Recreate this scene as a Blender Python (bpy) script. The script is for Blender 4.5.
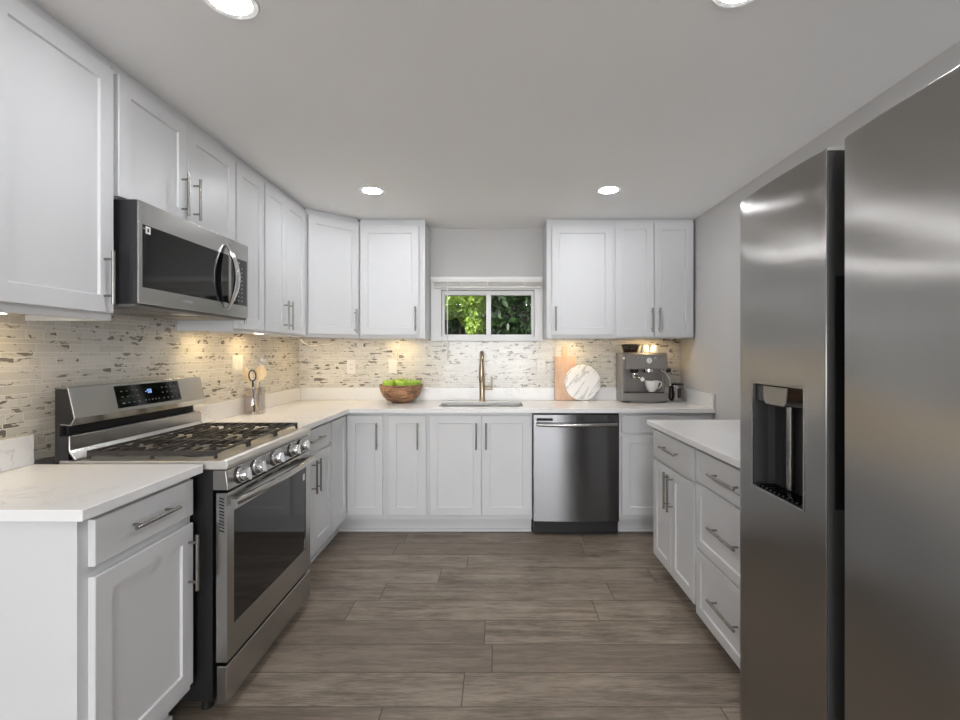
import bpy, bmesh, math, random
from mathutils import Vector, Matrix, Quaternion

for o in list(bpy.data.objects):
    bpy.data.objects.remove(o)
SC = bpy.context.scene
COL = SC.collection
PI = math.pi
rnd = random.Random(7)

# ------------------------------------------------------------------ camera, sky, light, exposure
H = 1.28                                   # eye height
cam_d = bpy.data.cameras.new('camera')
cam_d.sensor_fit = 'HORIZONTAL'
cam_d.sensor_width = 36.0
cam_d.lens = 18.0
cam_d.shift_x = -16 / 960
cam_d.shift_y = -7 / 960
cam_d.clip_start = 0.02
cam = bpy.data.objects.new('camera', cam_d)
cam.location = (0, 0, H)
cam.rotation_euler = (PI / 2, 0, 0)
COL.objects.link(cam)
SC.camera = cam

SC.view_settings.view_transform = 'Standard'
SC.view_settings.look = 'None'
SC.view_settings.gamma = 1.0
SC.view_settings.use_curve_mapping = False
SC.view_settings.exposure = 0.16

LAMP = 160.0          # recessed lamps
PUCK = 84.0          # under-cabinet lamps
FILL = 235.0           # added fill lamp, unseen behind the camera, watts
world = bpy.data.worlds.new('sky')
SC.world = world
world.use_nodes = True
wn = world.node_tree
bg = wn.nodes['Background']
sky = wn.nodes.new('ShaderNodeTexSky')
sky.sky_type = 'NISHITA'
sky.sun_disc = False
sky.sun_elevation = math.radians(34)
sky.sun_rotation = math.radians(245)
wn.links.new(sky.outputs['Color'], bg.inputs['Color'])
bg.inputs['Strength'].default_value = 0.10

sun_d = bpy.data.lights.new('sun', 'SUN')
sun_d.energy = 12.0
sun_d.angle = 0.01
sun = bpy.data.objects.new('sun', sun_d)
sun.rotation_euler = Vector((.75, .35, -.56)).to_track_quat('-Z', 'Y').to_euler()
sun.location = (0, 0, 8)
COL.objects.link(sun)

fill_d = bpy.data.lights.new('fill_light', 'AREA')  # area lamp added to fill the room from behind the camera
fill_d.shape = 'RECTANGLE'
fill_d.size, fill_d.size_y = 2.7, 1.3
fill_d.energy = FILL
fill_d.color = (0.97, 0.985, 1.0)
fill = bpy.data.objects.new('fill_light', fill_d)
fill.location = (-0.05, -6.15, 1.10)
fill.rotation_euler = (PI / 2 + .25, 0, 0)       # faces +Y, into the room
COL.objects.link(fill)


# ------------------------------------------------------------------ materials
def lin(c):
    return tuple(((v / 12.92) if v <= 0.04045 else ((v + 0.055) / 1.055) ** 2.4) for v in (x / 255 for x in c)) + (1,)


class NT:
    """small node-tree writer"""
    def __init__(s, name):
        s.m = bpy.data.materials.new(name)
        s.m.use_nodes = True
        s.t = s.m.node_tree
        s.p = s.t.nodes['Principled BSDF']
        s.out = s.t.nodes['Material Output']

    def node(s, typ, ins=None, **kw):
        n = s.t.nodes.new(typ)
        for k, v in kw.items():
            setattr(n, k, v)
        for k, v in (ins or {}).items():
            if hasattr(v, 'bl_idname') or isinstance(v, bpy.types.NodeSocket):
                s.t.links.new(v, n.inputs[k])
            else:
                n.inputs[k].default_value = v
        return n

    def math(s, op, a, b=0.0, c=0.0, clamp=False):
        n = s.t.nodes.new('ShaderNodeMath')
        n.operation = op
        n.use_clamp = clamp
        for i, v in enumerate((a, b, c)):
            if isinstance(v, bpy.types.NodeSocket):
                s.t.links.new(v, n.inputs[i])
            else:
                n.inputs[i].default_value = v
        return n.outputs[0]

    def mix(s, f, a, b):
        n = s.t.nodes.new('ShaderNodeMix')
        n.data_type = 'RGBA'
        for i, v in ((0, f), (6, a), (7, b)):
            if isinstance(v, bpy.types.NodeSocket):
                s.t.links.new(v, n.inputs[i])
            else:
                n.inputs[i].default_value = v
        return n.outputs[2]

    def obj(s):
        return s.node('ShaderNodeTexCoord').outputs['Object']

    def xyz(s, v):
        n = s.node('ShaderNodeSeparateXYZ', {0: v})
        return n.outputs[0], n.outputs[1], n.outputs[2]

    def vec(s, x=0.0, y=0.0, z=0.0):
        return s.node('ShaderNodeCombineXYZ', {0: x, 1: y, 2: z}).outputs[0]

    def scale(s, v, sx, sy, sz):
        return s.node('ShaderNodeVectorMath', {0: v, 1: (sx, sy, sz)}, operation='MULTIPLY').outputs[0]

    def noise(s, v, scale, detail=3.0, rough=0.5, dist=0.0):
        n = s.node('ShaderNodeTexNoise', {'Vector': v, 'Scale': scale, 'Detail': detail, 'Roughness': rough, 'Distortion': dist})
        return n.outputs['Fac']

    def white(s, v):
        return s.node('ShaderNodeTexWhiteNoise', {'Vector': v}, noise_dimensions='3D').outputs['Value']

    def smooth(s, v, a, b, lo=0.0, hi=1.0):
        n = s.node('ShaderNodeMapRange', {'Value': v, 'From Min': a, 'From Max': b, 'To Min': lo, 'To Max': hi}, interpolation_type='SMOOTHSTEP')
        return n.outputs[0]

    def set(s, **kw):
        for k, v in kw.items():
            k = k.replace('_', ' ')
            if isinstance(v, bpy.types.NodeSocket):
                s.t.links.new(v, s.p.inputs[k])
            else:
                s.p.inputs[k].default_value = v
        return s

    def bump(s, h, strength, dist=0.002):
        n = s.node('ShaderNodeBump', {'Height': h, 'Strength': strength, 'Distance': dist})
        s.t.links.new(n.outputs[0], s.p.inputs['Normal'])


def plain(name, rgb, rough=0.5, metal=0.0, var=0.03, scale=6.0, **kw):
    n = NT(name)
    c = lin(rgb)
    f = n.noise(n.obj(), scale, 2)
    dark = tuple(v * (1 - var) for v in c[:3]) + (1,)
    lite = tuple(min(1, v * (1 + var)) for v in c[:3]) + (1,)
    n.set(Base_Color=n.mix(f, dark, lite), Roughness=rough, Metallic=metal, **kw)
    return n.m


M = {}
M['cab'] = plain('white_cabinet_paint', (213, 214, 216), 0.38, var=0.01)
M['cab_in'] = plain('cabinet_underside_maple', (222, 190, 140), 0.5, var=0.08)
M['ceiling'] = plain('ceiling_paint', (247, 247, 247), 0.9, var=0.012, scale=2)
M['wall'] = plain('grey_wall_paint', (199, 198, 197), 0.85, var=0.012, scale=2)
M['trim'] = plain('white_trim_paint', (236, 236, 236), 0.4, var=0.01)
M['plastic_white'] = plain('white_plastic', (232, 230, 226), 0.35, var=0.01)
M['nickel'] = plain('brushed_nickel', (158, 156, 153), 0.26, 1.0)
M['nickel_warm'] = plain('warm_brushed_nickel', (178, 164, 142), 0.3, 1.0)
M['chrome'] = plain('chrome', (220, 220, 222), 0.1, 1.0)
M['black'] = plain('black_enamel', (26, 26, 28), 0.35, var=0.1)
M['dark_grey'] = plain('dark_grey_plastic', (42, 42, 45), 0.45, var=0.05)
M['edge_grey'] = plain('door_edge_grey', (70, 70, 70), 0.4, var=0.03)
M['black_matte'] = plain('matte_black_plastic', (14, 14, 15), 0.6, var=0.1)
M['black_glass'] = plain('black_glass', (13, 13, 14), 0.06, var=0.05)
M['iron'] = plain('cast_iron', (44, 39, 37), 0.42, var=0.2, scale=40)
M['ceramic'] = plain('white_ceramic', (240, 240, 238), 0.15, var=0.01)
M['coffee'] = plain('coffee_brown', (120, 70, 40), 0.3, var=0.2, scale=60)
M['leaf_stem'] = plain('apple_stem_brown', (70, 62, 30), 0.7)
M['bark'] = plain('bark_brown', (70, 58, 46), 0.9, var=0.3, scale=20)
M['soil'] = plain('garden_ground', (66, 70, 44), 0.95, var=0.3, scale=4)
M['sheath'] = plain('white_cord_sheath', (235, 230, 215), 0.5)
M['grey_metal'] = plain('grey_painted_metal', (120, 120, 122), 0.45, 0.4)
M['steel_dark'] = plain('espresso_steel', (150, 146, 144), 0.36, 0.75, var=0.06, scale=30)
M['slot'] = plain('dark_slot', (10, 10, 11), 0.7)
M['mesh_filter'] = plain('aluminium_filter', (150, 148, 145), 0.45, 0.8, var=0.2, scale=120)
M['tag_ink'] = plain('grey_print', (150, 152, 156), 0.5)
M['sticker'] = plain('white_sticker', (235, 235, 232), 0.5)
M['ink'] = plain('black_ink', (25, 25, 28), 0.5)


def steel(name, rgb, rough=0.28, aniso=0.75, rot=0.0, axis='Z', grain=(1, 1, 120), gs=6.0, gv=0.025):
    n = NT(name)
    v = n.obj()
    g = n.noise(n.scale(v, *grain), gs, 4, 0.6)
    c = lin(rgb)
    n.set(Base_Color=n.mix(g, tuple(x * (1 - gv) for x in c[:3]) + (1,), tuple(min(1, x * (1 + gv)) for x in c[:3]) + (1,)),
          Metallic=1.0, Roughness=n.math('ADD', n.math('MULTIPLY', g, 0.02), rough - 0.01), Anisotropic=aniso, Anisotropic_Rotation=rot)
    t = n.node('ShaderNodeTangent', direction_type='RADIAL', axis=axis)
    n.t.links.new(t.outputs[0], n.p.inputs['Tangent'])
    return n.m


M['fridge'] = steel('fridge_stainless', (163, 161, 158), 0.31, 1.0, 0.0, 'Z', (1, 1, 90))
M['steel'] = steel('range_stainless', (178, 177, 175), 0.26, 0.5, 0.25, 'Z', (1, 1, 90))
M['steel_top'] = steel('cooktop_stainless', (214, 212, 208), 0.42, 0.0)
M['dw'] = steel('dishwasher_stainless', (116, 116, 118), 0.27, 1.0, 0.25, 'Z', (90, 1, 1))
M['sink'] = steel('sink_stainless', (170, 166, 160), 0.3, 0.2, 0.0)


def quartz():
    n = NT('white_quartz')
    v = n.obj()
    a = n.noise(v, 9, 6, 0.65, 0.6)
    vein = n.math('ABSOLUTE', n.math('SUBTRACT', a, 0.5))
    vm = n.math('MULTIPLY', n.smooth(vein, 0.0, 0.03, 1, 0), n.smooth(n.noise(v, 3.2, 2), 0.5, 0.66))
    sp = n.smooth(n.noise(v, 90, 2), 0.62, 0.72)
    c = n.mix(n.math('MULTIPLY', vm, 0.45), lin((234, 234, 234)), lin((188, 187, 186)))
    c = n.mix(n.math('MULTIPLY', sp, 0.25), c, lin((205, 203, 200)))
    n.set(Base_Color=c, Roughness=0.22)
    return n.m


M['quartz'] = quartz()


def marble():
    n = NT('white_marble_grey_veins')
    x, y, z = n.xyz(n.obj())
    v = n.vec(n.math('ADD', n.math('MULTIPLY', x, 0.8), n.math('MULTIPLY', z, -0.62)), y, n.math('MULTIPLY', n.math('ADD', n.math('MULTIPLY', x, 0.62), n.math('MULTIPLY', z, 0.8)), 0.25))
    a = n.noise(v, 14, 4, 0.55, 0.5)
    vm = n.smooth(n.math('ABSOLUTE', n.math('SUBTRACT', a, 0.52)), 0.0, 0.045, 1, 0)
    n.set(Base_Color=n.mix(n.math('MULTIPLY', vm, 0.6), lin((238, 238, 238)), lin((150, 152, 156))), Roughness=0.3)
    return n.m


M['marble'] = marble()


def wood(name, a, b, axis=(1, 6, 6), sc=6, rough=0.5, dist=0.8):
    n = NT(name)
    v = n.scale(n.obj(), *axis)
    f = n.noise(v, sc, 5, 0.6, dist)
    g = n.noise(v, sc * 9, 3, 0.6)
    f2 = n.smooth(n.math('ADD', n.math('MULTIPLY', f, 0.8), n.math('MULTIPLY', g, 0.2)), 0.35, 0.65)
    n.set(Base_Color=n.mix(f2, lin(a), lin(b)), Roughness=rough)
    return n.m


M['board'] = wood('pale_beech', (204, 166, 138), (222, 190, 166), (5, 5, 1), 8, 0.6, 0.3)
M['bowl'] = wood('acacia_wood', (104, 70, 50), (192, 146, 110), (2, 6, 11), 3.2, 0.4, 1.4)
M['spoon'] = wood('spoon_wood', (222, 200, 162), (238, 220, 188), (6, 6, 1), 8, 0.6, 0.2)
M['spoon_dark'] = wood('dark_spoon_wood', (150, 96, 52), (180, 122, 72), (6, 6, 1), 8, 0.6, 0.2)
M['apple'] = plain('green_apple_skin', (158, 196, 62), 0.35, var=0.18, scale=9)


def planks():
    n = NT('grey_brown_plank_floor')
    x, y, z = n.xyz(n.obj())
    W, L = 0.187, 1.22
    r = n.math('DIVIDE', n.math('SUBTRACT', y, 1.7356 - 20 * W), W)
    ri = n.math('FLOOR', r)
    rf = n.math('SUBTRACT', r, ri)
    off = n.white(n.vec(ri, 3.3, 0.7))
    u = n.math('ADD', n.math('DIVIDE', x, L), n.math('MULTIPLY', off, 5.0))
    ui = n.math('FLOOR', u)
    uf = n.math('SUBTRACT', u, ui)
    pid = n.vec(ri, ui, 1.5)
    tone = n.white(pid)
    # grain, shifted per plank
    gv = n.vec(n.math('ADD', n.math('MULTIPLY', x, 1.0), n.math('MULTIPLY', tone, 37.0)), n.math('MULTIPLY', y, 11.0), n.math('MULTIPLY', tone, 11.0))
    g1 = n.noise(gv, 2.6, 6, 0.62, 0.5)
    gv2 = n.vec(n.math('MULTIPLY', x, 6.0), n.math('MULTIPLY', y, 75.0), n.math('MULTIPLY', tone, 9.0))
    g2 = n.noise(gv2, 2.6, 5, 0.7, 0.2)
    cl = n.noise(n.vec(n.math('MULTIPLY', x, 2.0), n.math('MULTIPLY', y, 5.0), n.math('MULTIPLY', tone, 5.0)), 1.6, 3, 0.6, 0.6)
    f = n.math('ADD', n.math('ADD', n.math('MULTIPLY', g1, 0.42), n.math('MULTIPLY', g2, 0.42)), n.math('MULTIPLY', cl, 0.30))
    f = n.smooth(f, 0.36, 0.76)
    c = n.mix(f, lin((78, 67, 57)), lin((172, 158, 142)))
    c = n.mix(n.math('MULTIPLY', n.smooth(tone, 0.0, 1.0), 0.5), c, lin((98, 86, 75)))
    # rough dark flecks of the distressed face
    fl = n.smooth(n.noise(n.vec(n.math('MULTIPLY', x, 14.0), n.math('MULTIPLY', y, 46.0), tone), 2.2, 4, 0.75), 0.64, 0.72)
    fl = n.math('MULTIPLY', fl, n.smooth(n.noise(n.vec(n.math('MULTIPLY', x, 1.3), n.math('MULTIPLY', y, 7.0), tone), 1.7, 2), 0.52, 0.62))
    c = n.mix(n.math('MULTIPLY', fl, 0.6), c, lin((62, 51, 44)))
    e1 = n.math('MINIMUM', rf, n.math('SUBTRACT', 1.0, rf))
    e2 = n.math('MULTIPLY', n.math('MINIMUM', uf, n.math('SUBTRACT', 1.0, uf)), L / W)
    e = n.math('MINIMUM', e1, e2)
    seam = n.smooth(e, 0.006, 0.016, 1, 0)
    c = n.mix(n.math('MULTIPLY', seam, 0.75), c, lin((46, 37, 32)))
    n.set(Base_Color=c, Roughness=n.math('ADD', 0.42, n.math('MULTIPLY', g2, 0.14)))
    n.bump(n.math('SUBTRACT', n.math('MULTIPLY', g2, 0.3), seam), 0.35, 0.0015)
    return n.m


M['floor'] = planks()


def mosaic(name, along):
    """thin marble strips in rows of two heights; ALONG 0 = wall along x, 1 = along y"""
    n = NT(name)
    xyz = n.xyz(n.obj())
    a, z = xyz[along], xyz[2]
    P = 0.0475
    k = n.math('DIVIDE', z, P)
    ki = n.math('FLOOR', k)
    kf = n.math('SUBTRACT', k, ki)
    hi = n.math('GREATER_THAN', kf, 0.64)
    row = n.math('ADD', n.math('MULTIPLY', ki, 2.0), hi)
    # distance to the row joint, in metres
    d_lo = n.math('MULTIPLY', n.math('MINIMUM', kf, n.math('SUBTRACT', 0.64, kf)), P)
    d_hi = n.math('MULTIPLY', n.math('MINIMUM', n.math('SUBTRACT', kf, 0.64), n.math('SUBTRACT', 1.0, kf)), P)
    dz = n.math('ABSOLUTE', n.math('ADD', n.math('MULTIPLY', d_lo, n.math('SUBTRACT', 1.0, hi)), n.math('MULTIPLY', d_hi, hi)))
    ro = n.white(n.vec(row, 2.1, 5.7))
    rl = n.white(n.vec(row, 8.4, 1.2))
    ln = n.math('ADD', 0.09, n.math('MULTIPLY', rl, 0.075))
    u = n.math('ADD', n.math('DIVIDE', a, ln), n.math('MULTIPLY', ro, 9.0))
    ui = n.math('FLOOR', u)
    uf = n.math('SUBTRACT', u, ui)
    # a random half of the strips is split once more
    tid0 = n.vec(row, ui, 0.0)
    cut = n.math('ADD', 0.3, n.math('MULTIPLY', n.white(n.vec(ui, row, 4.4)), 0.4))
    has = n.math('GREATER_THAN', n.white(n.vec(row, ui, 7.7)), 0.5)
    side = n.math('MULTIPLY', n.math('GREATER_THAN', uf, cut), has)
    du = n.math('MINIMUM', uf, n.math('SUBTRACT', 1.0, uf))
    dc = n.math('ADD', n.math('ABSOLUTE', n.math('SUBTRACT', uf, cut)), n.math('MULTIPLY', n.math('SUBTRACT', 1.0, has), 9.0))
    dx = n.math('MULTIPLY', n.math('MINIMUM', du, dc), ln)
    d = n.math('MINIMUM', dz, dx)
    grout = n.smooth(d, 0.0006, 0.0018, 1, 0)
    tid = n.vec(row, ui, n.math('ADD', side, 0.5))
    t = n.white(tid)
    t2 = n.white(n.vec(ui, side, row))
    base = n.mix(t, lin((204, 201, 193)), lin((220, 217, 210)))
    # grey marble veining: dark broken patches, cut off at each strip
    pv = n.vec(n.math('ADD', n.math('MULTIPLY', a, 0.62), n.math('MULTIPLY', t, 13.0)), n.math('MULTIPLY', t2, 17.0), n.math('MULTIPLY', z, 1.7))
    nz = n.noise(pv, 21, 4, 0.6, 0.7)
    thr = n.math('ADD', 0.522, n.math('MULTIPLY', t2, 0.115))
    spot = n.smooth(n.math('SUBTRACT', nz, thr), 0.0, 0.06)
    soft = n.smooth(n.noise(pv, 12, 3, 0.6, 0.8), 0.5, 0.72)
    dk = n.mix(n.white(n.vec(side, row, ui)), lin((74, 70, 65)), lin((128, 121, 113)))
    c = n.mix(n.math('MULTIPLY', soft, 0.32), base, lin((182, 176, 168)))
    c = n.mix(n.math('MULTIPLY', spot, 0.9), c, dk)
    c = n.mix(grout, c, lin((226, 223, 216)))
    n.set(Base_Color=c, Roughness=n.math('ADD', 0.22, n.math('MULTIPLY', grout, 0.5)))
    n.bump(n.math('SUBTRACT', 1.0, grout), 0.4, 0.001)
    return n.m


M['tile_x'] = mosaic('marble_strip_mosaic', 0)
M['tile_y'] = mosaic('marble_strip_mosaic_side', 1)


def emit(name, rgb, strength):
    n = NT(name)
    n.set(Base_Color=(0.8, 0.8, 0.8, 1), Emission_Color=lin(rgb), Emission_Strength=strength, Roughness=0.5)
    return n.m


M['lamp'] = emit('lamp_diffuser', (249, 250, 253), LAMP)
M['puck'] = emit('warm_lamp_lens', (255, 224, 166), PUCK)
M['digits'] = emit('blue_digits', (110, 165, 255), 0.9)
M['led'] = emit('white_button_light', (240, 240, 255), 1.5)


def glass(name, rgb, gloss=0.08, ior=1.45):
    n = NT(name)
    tr = n.node('ShaderNodeBsdfTransparent', {'Color': rgb})
    gl = n.node('ShaderNodeBsdfGlossy', {'Color': (1, 1, 1, 1), 'Roughness': 0.02})
    lw = n.node('ShaderNodeLayerWeight', {'Blend': 0.5})
    fr = n.math('ADD', gloss * .5, n.math('MULTIPLY', n.math('POWER', lw.outputs['Facing'], 4.0), 0.5))
    mx = n.node('ShaderNodeMixShader', {0: fr, 1: tr.outputs[0], 2: gl.outputs[0]})
    n.t.links.new(mx.outputs[0], n.out.inputs['Surface'])
    return n.m


M['pane'] = glass('window_glass', (0.97, 0.98, 0.97, 1), gloss=0.012)
M['jar'] = glass('smoky_jar_glass', (0.90, 0.885, 0.88, 1), ior=1.5)
M['hopper'] = glass('smoky_hopper_plastic', (0.28, 0.27, 0.27, 1), ior=1.5)


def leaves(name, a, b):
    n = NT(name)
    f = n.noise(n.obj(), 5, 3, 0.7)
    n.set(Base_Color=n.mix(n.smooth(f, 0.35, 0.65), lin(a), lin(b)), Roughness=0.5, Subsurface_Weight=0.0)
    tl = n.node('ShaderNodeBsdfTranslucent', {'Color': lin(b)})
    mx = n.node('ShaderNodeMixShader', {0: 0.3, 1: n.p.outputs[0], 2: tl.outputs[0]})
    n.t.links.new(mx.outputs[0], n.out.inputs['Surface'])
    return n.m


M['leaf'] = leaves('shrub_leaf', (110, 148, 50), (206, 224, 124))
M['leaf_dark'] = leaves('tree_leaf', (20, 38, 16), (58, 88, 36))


# ------------------------------------------------------------------ geometry helpers
class MB:
    """collects shapes into ONE mesh object"""
    def __init__(s):
        s.bm = bmesh.new()
        s.mi = 0

    def _f(s, vs):
        try:
            f = s.bm.faces.new(vs)
            f.material_index = s.mi
            return f
        except ValueError:
            return None

    def box(s, x0, x1, y0, y1, z0, z1):
        v = [s.bm.verts.new((x, y, z)) for x in (x0, x1) for y in (y0, y1) for z in (z0, z1)]
        for q in ((0, 1, 3, 2), (4, 6, 7, 5), (0, 4, 5, 1), (2, 3, 7, 6), (0, 2, 6, 4), (1, 5, 7, 3)):
            s._f([v[i] for i in q])
        return s

    def loft(s, rings, cap=True, closed=True):
        R = [[s.bm.verts.new(p) for p in r] for r in rings]
        n = len(R[0])
        for a, b in zip(R, R[1:]):
            for i in range(n if closed else n - 1):
                j = (i + 1) % n
                s._f([a[i], a[j], b[j], b[i]])
        if cap:
            s._f(list(reversed(R[0])))
            s._f(R[-1])
        return s

    def tube(s, pts, r, seg=12, cap=True, flat=1.0):
        pts = [Vector(p) for p in pts]
        rs = r if isinstance(r, (list, tuple)) else [r] * len(pts)
        t0 = (pts[1] - pts[0]).normalized()
        up = Vector((0, 0, 1)) if abs(t0.z) < 0.9 else Vector((1, 0, 0))
        nrm = (up - t0 * up.dot(t0)).normalized()
        rings = []
        prev = t0
        for i, p in enumerate(pts):
            if i == 0:
                t = t0
            elif i == len(pts) - 1:
                t = (pts[i] - pts[i - 1]).normalized()
            else:
                t = ((pts[i + 1] - pts[i]).normalized() + (pts[i] - pts[i - 1]).normalized()).normalized()
            nrm = prev.rotation_difference(t) @ nrm
            prev = t
            b = t.cross(nrm)
            rings.append([p + (nrm * math.cos(2 * PI * k / seg) * flat + b * math.sin(2 * PI * k / seg)) * rs[i] for k in range(seg)])
        return s.loft(rings, cap)

    def cyl(s, p0, p1, r0, r1=None, seg=24):
        return s.tube([p0, p1], [r0, r0 if r1 is None else r1], seg)

    def lathe(s, prof, c=(0, 0, 0), seg=40, cap=True):
        rings = [[(c[0] + r * math.cos(2 * PI * k / seg), c[1] + r * math.sin(2 * PI * k / seg), c[2] + z) for k in range(seg)] for r, z in prof]
        return s.loft(rings, cap)

    def prism(s, pts, axis, a0, a1):
        def P(u, v, a):
            return {'x': (a, u, v), 'y': (u, a, v), 'z': (u, v, a)}[axis]
        return s.loft([[P(u, v, a0) for u, v in pts], [P(u, v, a1) for u, v in pts]])

    def plate(s, outer, holes, z0, z1):
        """flat slab in plan with rounded holes"""
        edges, loops = [], []
        for lp in [outer] + holes:
            vs = [s.bm.verts.new((x, y, z1)) for x, y in lp]
            loops.append(vs)
            edges += [s.bm.edges.new((vs[i], vs[(i + 1) % len(vs)])) for i in range(len(vs))]
        r = bmesh.ops.triangle_fill(s.bm, use_beauty=True, use_dissolve=False, edges=edges)
        top = [f for f in r['geom'] if isinstance(f, bmesh.types.BMFace)]
        low = {}
        for lp in loops:
            for v in lp:
                low[v] = s.bm.verts.new((v.co.x, v.co.y, z0))
        for f in top:
            f.material_index = s.mi
            s._f([low[v] for v in reversed(f.verts)])
        for lp in loops:
            for i in range(len(lp)):
                a, b = lp[i], lp[(i + 1) % len(lp)]
                s._f([a, b, low[b], low[a]])
        return s

    def shift(s, d):
        bmesh.ops.translate(s.bm, vec=d, verts=s.bm.verts)
        return s

    def xf(s, m):
        bmesh.ops.transform(s.bm, matrix=m, verts=s.bm.verts)
        return s

    def build(s, name, mats, parent=None, bevel=0.0, seg=2, sharp=0.6, recalc=True, loc=None):
        if recalc:
            bmesh.ops.recalc_face_normals(s.bm, faces=s.bm.faces)
        me = bpy.data.meshes.new(name)
        s.bm.to_mesh(me)
        s.bm.free()
        for m in (mats if isinstance(mats, (list, tuple)) else [mats]):
            me.materials.append(m)
        me.polygons.foreach_set('use_smooth', [True] * len(me.polygons))
        me.set_sharp_from_angle(angle=sharp)
        o = bpy.data.objects.new(name, me)
        COL.objects.link(o)
        if parent:
            o.parent = parent
        if loc:
            o.location = loc
        if bevel:
            b = o.modifiers.new('edge', 'BEVEL')
            b.width = bevel
            b.segments = seg
            b.limit_method = 'ANGLE'
            b.angle_limit = 0.7
            b.harden_normals = True
        return o


def tag(o, label, cat, group=None):
    o['label'] = label
    o['category'] = cat
    if group:
        o['group'] = group
    return o


def thing(name, label, cat, loc=(0, 0, 0), rz=0.0, group=None):
    o = bpy.data.objects.new(name, None)
    o.empty_display_size = 0.1
    COL.objects.link(o)
    o.location = loc
    o.rotation_euler = (0, 0, rz)
    return tag(o, label, cat, group)


def struct(o):
    o['kind'] = 'structure'
    return o


def copy_tree(o, parent=None):
    c = o.copy()
    COL.objects.link(c)
    c.parent = parent
    for ch in list(o.children):
        copy_tree(ch, c)
    return c


def rrect(x0, x1, y0, y1, r, n=6):
    out = []
    for cx, cy, a in ((x1 - r, y1 - r, 0), (x0 + r, y1 - r, 90), (x0 + r, y0 + r, 180), (x1 - r, y0 + r, 270)):
        for k in range(n + 1):
            t = math.radians(a + 90 * k / n)
            out.append((cx + r * math.cos(t), cy + r * math.sin(t)))
    return out


def arc(c, r, a0, a1, n, f):
    """points on an arc, F maps (u, v) to 3-D"""
    return [f(c[0] + r * math.cos(a0 + (a1 - a0) * k / n), c[1] + r * math.sin(a0 + (a1 - a0) * k / n)) for k in range(n + 1)]


# ------------------------------------------------------------------ the room
XL, XR, YB, YF, ZC = -1.64, 1.53, 3.98, -6.0, 2.31
CT = 0.892                                 # worktop height
WX0, WX1, WZ0, WZ1 = -0.452, 0.318, 1.416, 1.80   # window opening in the back wall

struct(MB().box(XL - .15, XR + .15, YF - .15, YB + .15, -0.1, 0).build('floor', M['floor']))
struct(MB().box(XL - .15, XR + .15, YF - .15, YB + .15, ZC, ZC + .15).build('ceiling', M['ceiling']))
struct(MB().box(XL - .15, XL, YF, YB, 0, ZC).build('wall_left', M['wall']))
struct(MB().box(XR, XR + .15, YF, YB, 0, ZC).build('wall_right', M['wall']))
w = MB()
w.box(XL - .15, WX0, YB, YB + .15, 0, ZC).box(WX1, XR + .15, YB, YB + .15, 0, ZC)
w.box(WX0, WX1, YB, YB + .15, 0, WZ0).box(WX0, WX1, YB, YB + .15, WZ1, ZC)
struct(w.build('wall_back', M['wall']))
w = MB()
w.box(XL - .15, -1.45, YF - .15, YF, 0, ZC).box(1.35, XR + .15, YF - .15, YF, 0, ZC)
w.box(-1.45, 1.35, YF - .15, YF, 0, 0.4).box(-1.45, 1.35, YF - .15, YF, 1.8, ZC)
struct(w.build('wall_front', M['wall']))
w = MB()
for a, b in ((-1.45, -1.41), (-.07, -.03), (1.31, 1.35)):
    w.box(a, b, YF - .1, YF - .04, .4, 1.8)
w.box(-1.41, 1.31, YF - .1, YF - .04, .4, .44).box(-1.41, 1.31, YF - .1, YF - .04, 1.76, 1.8)
struct(w.build('unseen_fill_window', M['trim']))  # unseen window frame, added so the fill lamp can shine in

# mosaic splashbacks
struct(MB().box(XL + .012, -.51, YB - .011, YB - .001, .994, 1.40).box(-.51, .36, YB - .011, YB - .001, .994, 1.374)
       .box(.36, 1.517, YB - .011, YB - .001, .994, 1.40).build('trim_1', M['tile_x']))
struct(MB().box(XL + .001, XL + .011, .6, YB - .001, .90, 1.47).build('trim_2', M['tile_y']))

# ---- window in the back wall
w1 = MB()
cz0, cz1, cy = 1.379, 1.902, YB - .02
w1.box(-.54, WX0, cy, YB - .001, cz0, cz1).box(WX1, .386, cy, YB - .001, cz0, cz1)
w1.box(WX0, WX1, cy, YB - .001, WZ1, cz1).box(WX0, WX1, cy, YB - .001, cz0, WZ0)
w1.box(-.54, .386, cy - .018, cy, cz1 - .02, cz1 + .004)
win = struct(w1.build('window_1', M['trim'], bevel=.002))
f = MB()
f.box(WX0 + .001, WX0 + .022, YB + .03, YB + .09, WZ0 + .001, WZ1 - .001).box(WX1 - .022, WX1 - .001, YB + .03, YB + .09, WZ0 + .001, WZ1 - .001)
f.box(WX0 + .022, WX1 - .022, YB + .03, YB + .09, WZ0 + .001, WZ0 + .018).box(WX0 + .022, WX1 - .022, YB + .03, YB + .09, WZ1 - .036, WZ1 - .001)
f.box(-.082, -.042, YB + .02, YB + .08, WZ0 + .018, WZ1 - .036)
f.build('window_frame', M['trim'], win, bevel=.002)
MB().box(WX0 + .022, -.083, YB + .052, YB + .056, WZ0 + .0185, WZ1 - .037).build('left_pane', M['pane'], win)
MB().box(-.041, WX1 - .0225, YB + .052, YB + .056, WZ0 + .0185, WZ1 - .037).build('right_pane', M['pane'], win)

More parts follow.
